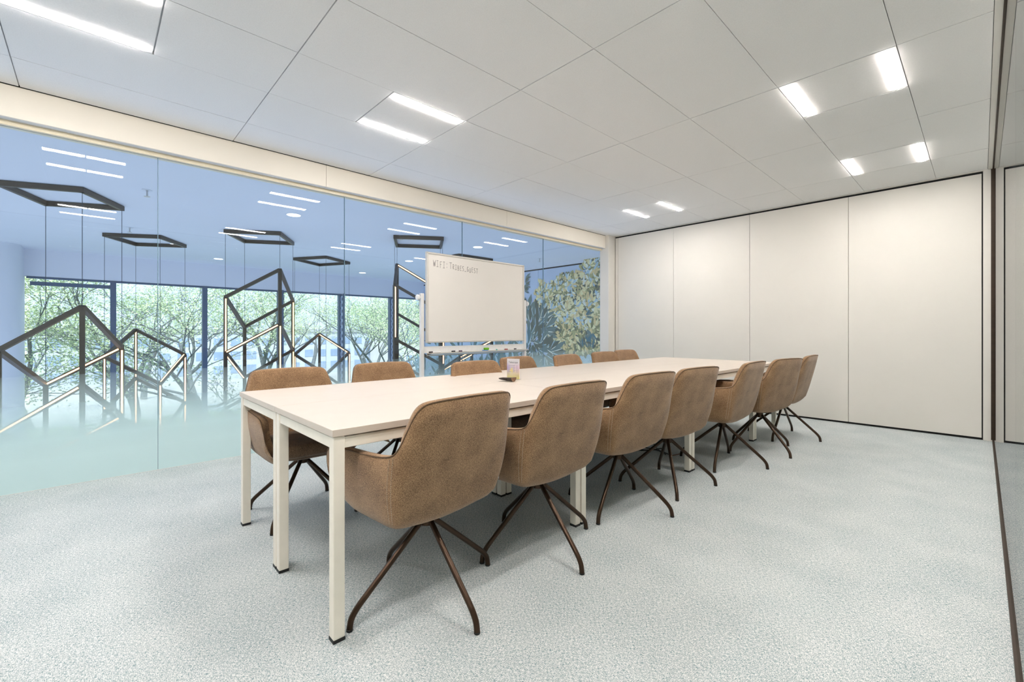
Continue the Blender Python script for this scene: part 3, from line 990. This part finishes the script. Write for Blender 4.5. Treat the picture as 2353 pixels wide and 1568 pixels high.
# dark glossy wedge shaped device
dv = thing('conference_device', (-2.267, 2.098, ZT), 'small glossy dark wedge shaped device lying in front of the acrylic sign', 'device', None, R(14))
mb = MB()
N = 12
secs = []
for (x, hw_, h, z0) in ((-.066, .012, .010, .012), (-.05, .022, .017, .008), (.0, .030, .024, .003), (.045, .034, .030, 0), (.052, .033, .030, 0)):
    secs.append([(x, hw_ * math.cos(math.pi + math.pi * k / N), z0 + h + h * .95 * math.sin(math.pi + math.pi * k / N)) for k in range(N + 1)])
for s in secs: mb.v += s
for j in range(len(secs) - 1):
    for k in range(N):
        q = j * (N + 1) + k
        mb.f.append((q, q + N + 1, q + N + 2, q + 1)); mb.m.append(0)
    mb.f.append((j * (N + 1), j * (N + 1) + N, (j + 1) * (N + 1) + N, (j + 1) * (N + 1))); mb.m.append(0)
mb.f.append(tuple(range(N + 1))); mb.m.append(0)
mb.build('body', mat('gunmetal', (72, 66, 64), .2, .8), dv, smooth=40)
mb = MB().add([(x + .0012, y, z) for x, y, z in secs[-1]], [tuple(range(N, -1, -1))])
mb.add([(x + .0004, y, z) for x, y, z in secs[-1]], [tuple(range(N + 1))])
mb.build('end_face', mat('amber_gloss', (120, 82, 52), .25), dv)

# cables on the carpet below the table
cb = thing('power_cable', (-2.1, 3.78, 0), 'tangled black power cables lying on the carpet under the table', 'cable')
mb = MB()
for pts in ([(-2.45, 3.70, .05), (-2.3, 3.80, .008), (-2.14, 3.83, .006), (-2.0, 3.80, .006), (-1.90, 3.75, .006)],
            [(-2.42, 3.66, .03), (-2.28, 3.70, .006), (-2.12, 3.76, .008), (-2.05, 3.86, .02), (-2.0, 3.8, .008), (-1.95, 3.74, .006)],
            [(-2.30, 3.66, .006), (-2.18, 3.70, .006), (-2.08, 3.80, .012), (-1.98, 3.76, .006)],
            [(-2.30, 4.10, .35), (-2.24, 4.0, .1), (-2.15, 3.92, .012), (-2.03, 3.80, .01)]):
    mb.tube([(x + 2.1, y - 3.78, z) for x, y, z in catmull(pts, 24)], .0045, 6)
mb.build('black_lead', M['blackp'], cb, smooth=True)
mb = MB().tube([(x + 2.1, y - 3.78, z) for x, y, z in catmull([(-1.90, 3.75, .005), (-1.88, 3.82, .005), (-1.87, 3.95, .005), (-1.9, 4.15, .005)], 16)], .004, 6)
mb.build('brown_lead', mat('brown_lead', (130, 86, 60), .5), cb, smooth=True)

# ------------------------------------------------------------------ pendant lamps in the lobby
def pt(u, v, z):
    d = (CAMH - z) * F / (v - HY)
    l = (u - CX) / F * d
    return Vector((CS * l - SN * d, SN * l + CS * d, z))


ZF = 2.765


def pendant(corners, heights, cell, ncell, leds, label, mid=()):
    """corners a,b,c,d round the ceiling square; heights of the tilted ring below each corner"""
    c = sum((Vector((p[0], p[1], 0)) for p in corners), Vector()) / 4
    t = thing('cube_pendant_lamp', (c.x, c.y, ZL), label, 'pendant lamp', 'wire cube pendant lamps hanging in the lobby')
    og = (c.x, c.y, ZL)
    for k in range(4):
        a, b = corners[k], corners[(k + 1) % 4]
        d = (Vector(b) - Vector(a)).normalized() * .02
        MB().beam(Vector(a) - d, Vector(b) + d, .042, .06).build('ceiling_frame_bar', M['pend'], t, org=og)
        MB().tube([(a[0], a[1], ZF - .02), (a[0] + random.uniform(-.006, .006), a[1], (ZF + heights[k]) / 2), (a[0], a[1], heights[k])], .0032, 5).build('suspension_wire', M['wire'], t, org=og)
    W = .05
    for lv in range(ncell + 1):
        for k in range(4):
            a = Vector((corners[k][0], corners[k][1], heights[k] - lv * cell))
            k2 = (k + 1) % 4
            b = Vector((corners[k2][0], corners[k2][1], heights[k2] - lv * cell))
            bar = MB().beam(a, b, W).build('frame_bar', M['pend'], t, org=og)
            if ('r', lv, k) in leds:
                led(a, b, leds[('r', lv, k)], bar, og)
            if lv < ncell:
                e = a - Vector((0, 0, cell))
                ub = MB().beam(a, e, W).build('upright_bar', M['pend'], t, org=og)
                if ('v', lv, k) in leds:
                    led(a, e, leds[('v', lv, k)], ub, og)


def led(a, b, side, par, og):
    """thin glowing strip let into one face of a bar; side picks the face"""
    d = (b - a).normalized()
    up = Vector((0, 0, 1)) if abs(d.z) < .99 else Vector((1, 0, 0))
    sx = d.cross(up).normalized()
    sy = sx.cross(d).normalized()
    to = (Vector((1.0, -.35, 0)) if side != 'n' else Vector((.5, -1.0, 0)))
    o, fy = max(((sx, 0), (-sx, 0), (sy, 1), (-sy, 1)), key=lambda f: f[0].dot(to))
    o = o * .0245
    MB().beam(a + d * .03 + o, b - d * .03 + o, .019 if fy else .006, .006 if fy else .019).build('led_strip', M['led'], par, org=og)


q = lambda L: [pt(u, v, ZF) for u, v in L]
# corners listed left, far/top, right, near ... each lamp from its four ceiling corners
pendant(q([(-4, 421), (189, 437), (280, 479), (105, 468)]), [.90, 1.40, .89, .42], .925, 2,
        {('r', 0, 2): '-x', ('v', 0, 2): '-x', ('r', 1, 0): '-x', ('r', 1, 2): '-x', ('v', 0, 0): 'x'},
        'dark wire cube pendant lamp at the left edge, nearest the glass')
pendant(q([(240, 540), (368, 545), (425, 566), (312, 562)]), [.675, .19, .656, 1.145], .925, 2,
        {('r', 0, 1): '-x', ('v', 0, 3): '-x', ('v', 1, 3): '-x', ('v', 0, 2): '-x', ('v', 0, 1): 'y', ('v', 0, 0): 'x', ('v', 1, 2): '-x'},
        'dark wire cube pendant lamp just right of the leftmost one, low over the frosted band')
pendant(q([(518, 532), (643, 537), (673, 560), (562, 555)]), [1.68, 2.155, 1.683, 1.19], .925, 2,
        {('r', 1, 0): '-x', ('v', 1, 1): 'y', ('r', 1, 3): '-x', ('v', 0, 0): 'x', ('v', 0, 2): '-x', ('v', 1, 2): '-x'},
        'tall dark wire cube pendant lamp in the middle of the lobby, two cells high')
pendant(q([(677, 595.5), (749, 591.5), (802, 605), (734, 609.5)]), [.58, .147, .59, 1.045], .925, 2,
        {('r', 0, 2): '-x', ('v', 0, 2): '-x', ('v', 0, 0): 'x'},
        'small looking dark wire cube pendant lamp farthest off, before the perforated mullion')
pendant(q([(907, 545), (1017, 549), (1012, 568.5), (912, 565)]), [1.925, 1.45, 1.91, 2.40], .945, 2,
        {('r', 0, 2): '-x', ('v', 0, 0): 'x', ('v', 0, 1): '-x'},
        'dark wire cube pendant lamp half hidden behind the whiteboard')
# lamp whose ceiling square is hidden by the whiteboard
pendant(q([(1007, 595), (1055, 587), (1130, 598), (1084, 607)]), [.18, .54, .90, .54], .925, 2,
        {('r', 0, 3): '-x', ('r', 0, 1): 'x', ('v', 0, 0): '-x'},
        'dark wire cube pendant lamp seen only below the whiteboard tray')

# lobby ceiling downlights, strip lights, sprinklers
dl = [(675, 494, 'round lobby downlight nearest the glass, under the strip lights'), (404, 562, 'round lobby downlight over the second pendant lamp'),
      (502, 595, 'round lobby downlight far back, left of the tall pendant lamp'), (1098, 568, 'round lobby downlight above the whiteboard, beside the mirrored strips'),
      (940, 600, 'round lobby downlight by the top left corner of the whiteboard'), (833, 627, 'round lobby downlight farthest back, near the window header')]
for u, v, l in dl:
    p = pt(u, v, ZL)
    t = thing('downlight', p, l, 'downlight', 'round downlights in the lobby ceiling')
    MB().lathe([(.11, -.004), (.115, -.002), (.115, .004), (.08, .006)], 22).build('bezel', M['lobby'], t, smooth=40)
    MB().lathe([(.09, -.006), (.092, -.004), (.092, -.002), (.05, -.001)], 20).build('lens', M['lobbystrip'], t)
t = thing('strip_light', pt(947, 526, ZL), 'twin strip light in the lobby ceiling over the square pendant frame', 'strip light')
for dx in (-.26, .26):
    for a, b in ((-.29, -.006), (.006, .29)):
        MB().box(dx - .025, dx + .025, a, b, -.006, .002).build('light_strip', M['lobbystrip'], t)
for u, v, l in ((338, 437, 'small sprinkler head on the lobby ceiling near the first glass joint'), (298, 523, 'small sprinkler head on the lobby ceiling between two pendant frames'),
                (922, 541, 'small sprinkler head by the right pendant frame, on the lobby ceiling'), (1240, 594, 'small sprinkler head on the lobby ceiling before the leafy mural')):
    p = pt(u, v, ZL)
    t = thing('sprinkler', p, l, 'sprinkler', 'sprinkler heads on the lobby ceiling')
    MB().lathe([(.05, -.004), (.052, 0), (.02, .002)], 16).build('rose', M['lobby'], t)
    MB().lathe([(.008, -.075), (.010, -.05), (.008, -.03), (.012, -.003)], 10).build('nozzle', M['silver'], t)
    MB().lathe([(.030, -.080), (.034, -.078), (.030, -.075)], 14).build('deflector', M['silver'], t)

# ------------------------------------------------------------------ outdoors
struct('ground', MB().box(-150, XW - .2, -80, 130, -4.8, -4.5), M['lawn'])
struct('road', MB().box(-150, -26, -80, 130, -4.5, -4.46), M['paving'])


def tree(x, y, h, seed, label, leafmat, nl, spread=1.0, lean=0.0):
    rnd = random.Random(seed)
    t = thing('street_tree', (x, y, -4.5), label, 'tree', 'spring trees outside the lobby windows')
    wood, tips = MB(), []

    def grow(p, d, L, r, dep):
        pts, rs = [p], [r]
        q, dd = p.copy(), d.copy()
        ns = 4
        for k in range(ns):
            dd = (dd + Vector((rnd.uniform(-.22, .22), rnd.uniform(-.22, .22), rnd.uniform(-.10, .16)))).normalized()
            q = q + dd * (L / ns)
            pts.append(q.copy()); rs.append(r * (1 - .45 * (k + 1) / ns))
        wood.tube(pts, rs, 6 if dep < 2 else 4, cap=False)
        if dep >= 3:
            tips.extend(pts[1:])
        if dep == 5: return
        nb = (3, 4, 4, 3, 3)[dep]
        for k in range(nb):
            i = ns - (k * (ns - 1)) // nb if dep else ns - (k % 2)
            a = rnd.uniform(0, 6.283)
            e = rnd.uniform(.45, .95) * spread
            ax = Vector((math.cos(a), math.sin(a), rnd.uniform(-.25, .3)))
            nd = (dd * math.cos(e) + ax * math.sin(e)).normalized()
            grow(pts[i], nd, L * rnd.uniform(.55, .78), rs[i] * rnd.uniform(.55, .75), dep + 1)
    grow(Vector((0, 0, 0)), Vector((lean, rnd.uniform(-.1, .1), 1)).normalized(), h * .36, .19 * h / 9, 0)
    wood.build('trunk', M['bark'], t, smooth=True)
    fol = MB()
    for _k in range(int(nl * 2.6)):
        p = rnd.choice(tips) + Vector((rnd.gauss(0, .22), rnd.gauss(0, .22), rnd.gauss(0, .16)))
        a = Vector((rnd.gauss(0, 1), rnd.gauss(0, 1), rnd.gauss(0, .5))).normalized()
        b = a.cross(Vector((rnd.gauss(0, 1), rnd.gauss(0, 1), rnd.gauss(0, 1)))).normalized()
        s = rnd.uniform(.02, .046)
        fol.add([p - a * s, p + b * s * .55, p + a * s, p - b * s * .55], [(0, 1, 2, 3)])
    f = fol.build('foliage', leafmat, t)
    f['kind'] = 'stuff'


TR = [(-17.5, -1.2, 9.5, 1, 'spring tree close to the left window, its thick limb leaning right', 'leaf', 4200),
      (-22, 1.2, 10.5, 2, 'spring tree behind the two left pendant lamps, trunk forked low', 'leaf2', 4200),
      (-18.5, 3.6, 10, 3, 'spring tree filling the window left of the tall pendant lamp', 'leaf', 3600),
      (-24, 6.5, 11, 4, 'spring tree behind the tall pendant lamp, farther across the grass', 'leaf2', 4200),
      (-19, 8.4, 10, 5, 'thin leaved spring tree behind the perforated mullion', 'leaf', 3000),
      (-19.5, 12.2, 10.5, 6, 'spring tree with spreading bare limbs in the right windows', 'leaf', 3000),
      (-27, 16.5, 11, 7, 'spring tree before the white office building', 'leaf2', 3600),
      (-31, -2, 12, 8, 'distant spring tree showing far behind the leftmost window', 'leaf2', 3600),
      (-31, 9.5, 12, 9, 'distant spring tree beside the road, seen between the mullions', 'leaf', 3600),
      (-21.5, 10.2, 10, 12, 'slender spring tree behind the farthest pendant lamp', 'leaf', 2600),
      (-26, 12.6, 11, 13, 'spring tree in the window left of the white office building, set back', 'leaf2', 3000),
      (-25, 3.4, 10, 14, 'spring tree set back between the second pendant lamp and the tall one', 'leaf2', 3000),
      (-47, 3, 12, 10, 'tree beyond the road, left of the long grey building centre', 'leaf2', 3000),
      (-47, 16, 12, 11, 'tree beyond the road, right of the long grey building centre', 'leaf', 3000)]
for x, y, h, s, l, lm, nl in TR:
    tree(x, y, h, s, l, M[lm], nl, 1.0, -.12 if s % 2 else .1)


def hedge(x, y0, y1, label):
    t = thing('hedge', (x, (y0 + y1) / 2, -4.5), label, 'hedge')
    core = MB().ellipsoid((0, 0, .9), (.8, (y1 - y0) / 2, 1.0), .6)
    core.build('twigs', M['hedge'], t, smooth=True)
    mb = MB()
    for _k in range(5000):
        y = random.uniform(-(y1 - y0) / 2, (y1 - y0) / 2)
        a = random.uniform(-.2, math.pi + .2)
        rr = random.uniform(.9, 1.25)
        p = Vector((.85 * rr * math.cos(a), y, .9 + 1.05 * rr * math.sin(a)))
        u = Vector((random.gauss(0, 1), random.gauss(0, 1), random.gauss(0, 1))).normalized()
        v = u.cross(Vector((random.gauss(0, 1), random.gauss(0, 1), random.gauss(0, 1)))).normalized()
        s = random.uniform(.06, .11)
        mb.add([p - u * s, p + v * s * .6, p + u * s, p - v * s * .6], [(0, 1, 2, 3)])
    f = mb.build('foliage', M['leaf2'], t)
    f['kind'] = 'stuff'


hedge(-22.5, -5, 6, 'clipped green hedge outside, low behind the left pendant lamps')
hedge(-24.0, 9, 22, 'clipped green hedge outside, low behind the right windows')


def building(x, y0, y1, z1, rowsz, n, wallm, label):
    t = thing('office_building', (x, (y0 + y1) / 2, -4.5), label, 'building')
    og = (x, (y0 + y1) / 2, -4.5)
    MB().box(x - 8, x, y0, y1, -4.5, z1).build('facade', wallm, t, org=og)
    MB().box(x - 8.2, x + .25, y0 - .2, y1 + .2, z1, z1 + .35).build('roof', M['roof'], t, org=og)
    st = (y1 - y0) / n
    for z0, z2 in rowsz:
        for k in range(n):
            a = y0 + st * (k + .2)
            MB().box(x - .05, x + .06, a, a + st * .6, z0, z2).build('window', M['bglass'], t, org=og)


building(-60, -30, 46, 1.0, [(-3.8, -2.9), (-2.2, -1.3), (-.6, .3)], 46, M['bwall2'], 'long low grey building across the road, behind the trees')
building(-42, 24, 34, 12, [(-3.4, -1.5), (-.2, 1.7), (3.0, 4.9), (6.2, 8.1), (9.2, 11)], 9, M['bwall'], 'white office building with window rows left of the whiteboard')


def car(x, y, paint, label):
    t = thing('parked_car', (x, y, -4.46), label, 'car')
    mb = MB()
    prof = [(-2.1, .35), (-2.1, .75), (-1.3, .9), (-.7, 1.42), (.8, 1.45), (1.6, .95), (2.1, .85), (2.15, .35)]
    n = len(prof)
    mb.add([(-.85, a, b) for a, b in prof] + [(.85, a, b) for a, b in prof],
           [tuple(range(n)), tuple(reversed(range(n, 2 * n)))] + [(i, n + i, n + (i + 1) % n, (i + 1) % n) for i in range(n)])
    mb.build('body', paint, t)
    MB().box(.84, .87, -.75, .95, .95, 1.35).box(-.87, -.84, -.75, .95, .95, 1.35).build('side_window', M['bglass'], t)
    for sx in (-.78, .78):
        for yy in (-1.35, 1.35):
            MB().tube([(sx - .1, yy, .33), (sx + .1, yy, .33)], .33, 14).build('wheel', M['rubber'], t)


car(-29, 11.5, M['carpaint'], 'white parked car on the road, between the right mullions')
car(-30, 17.5, M['carblue'], 'blue parked car on the road, behind the right mullion')
car(-29, 4.5, M['carpaint'], 'white parked car on the road, behind the tall pendant lamp')
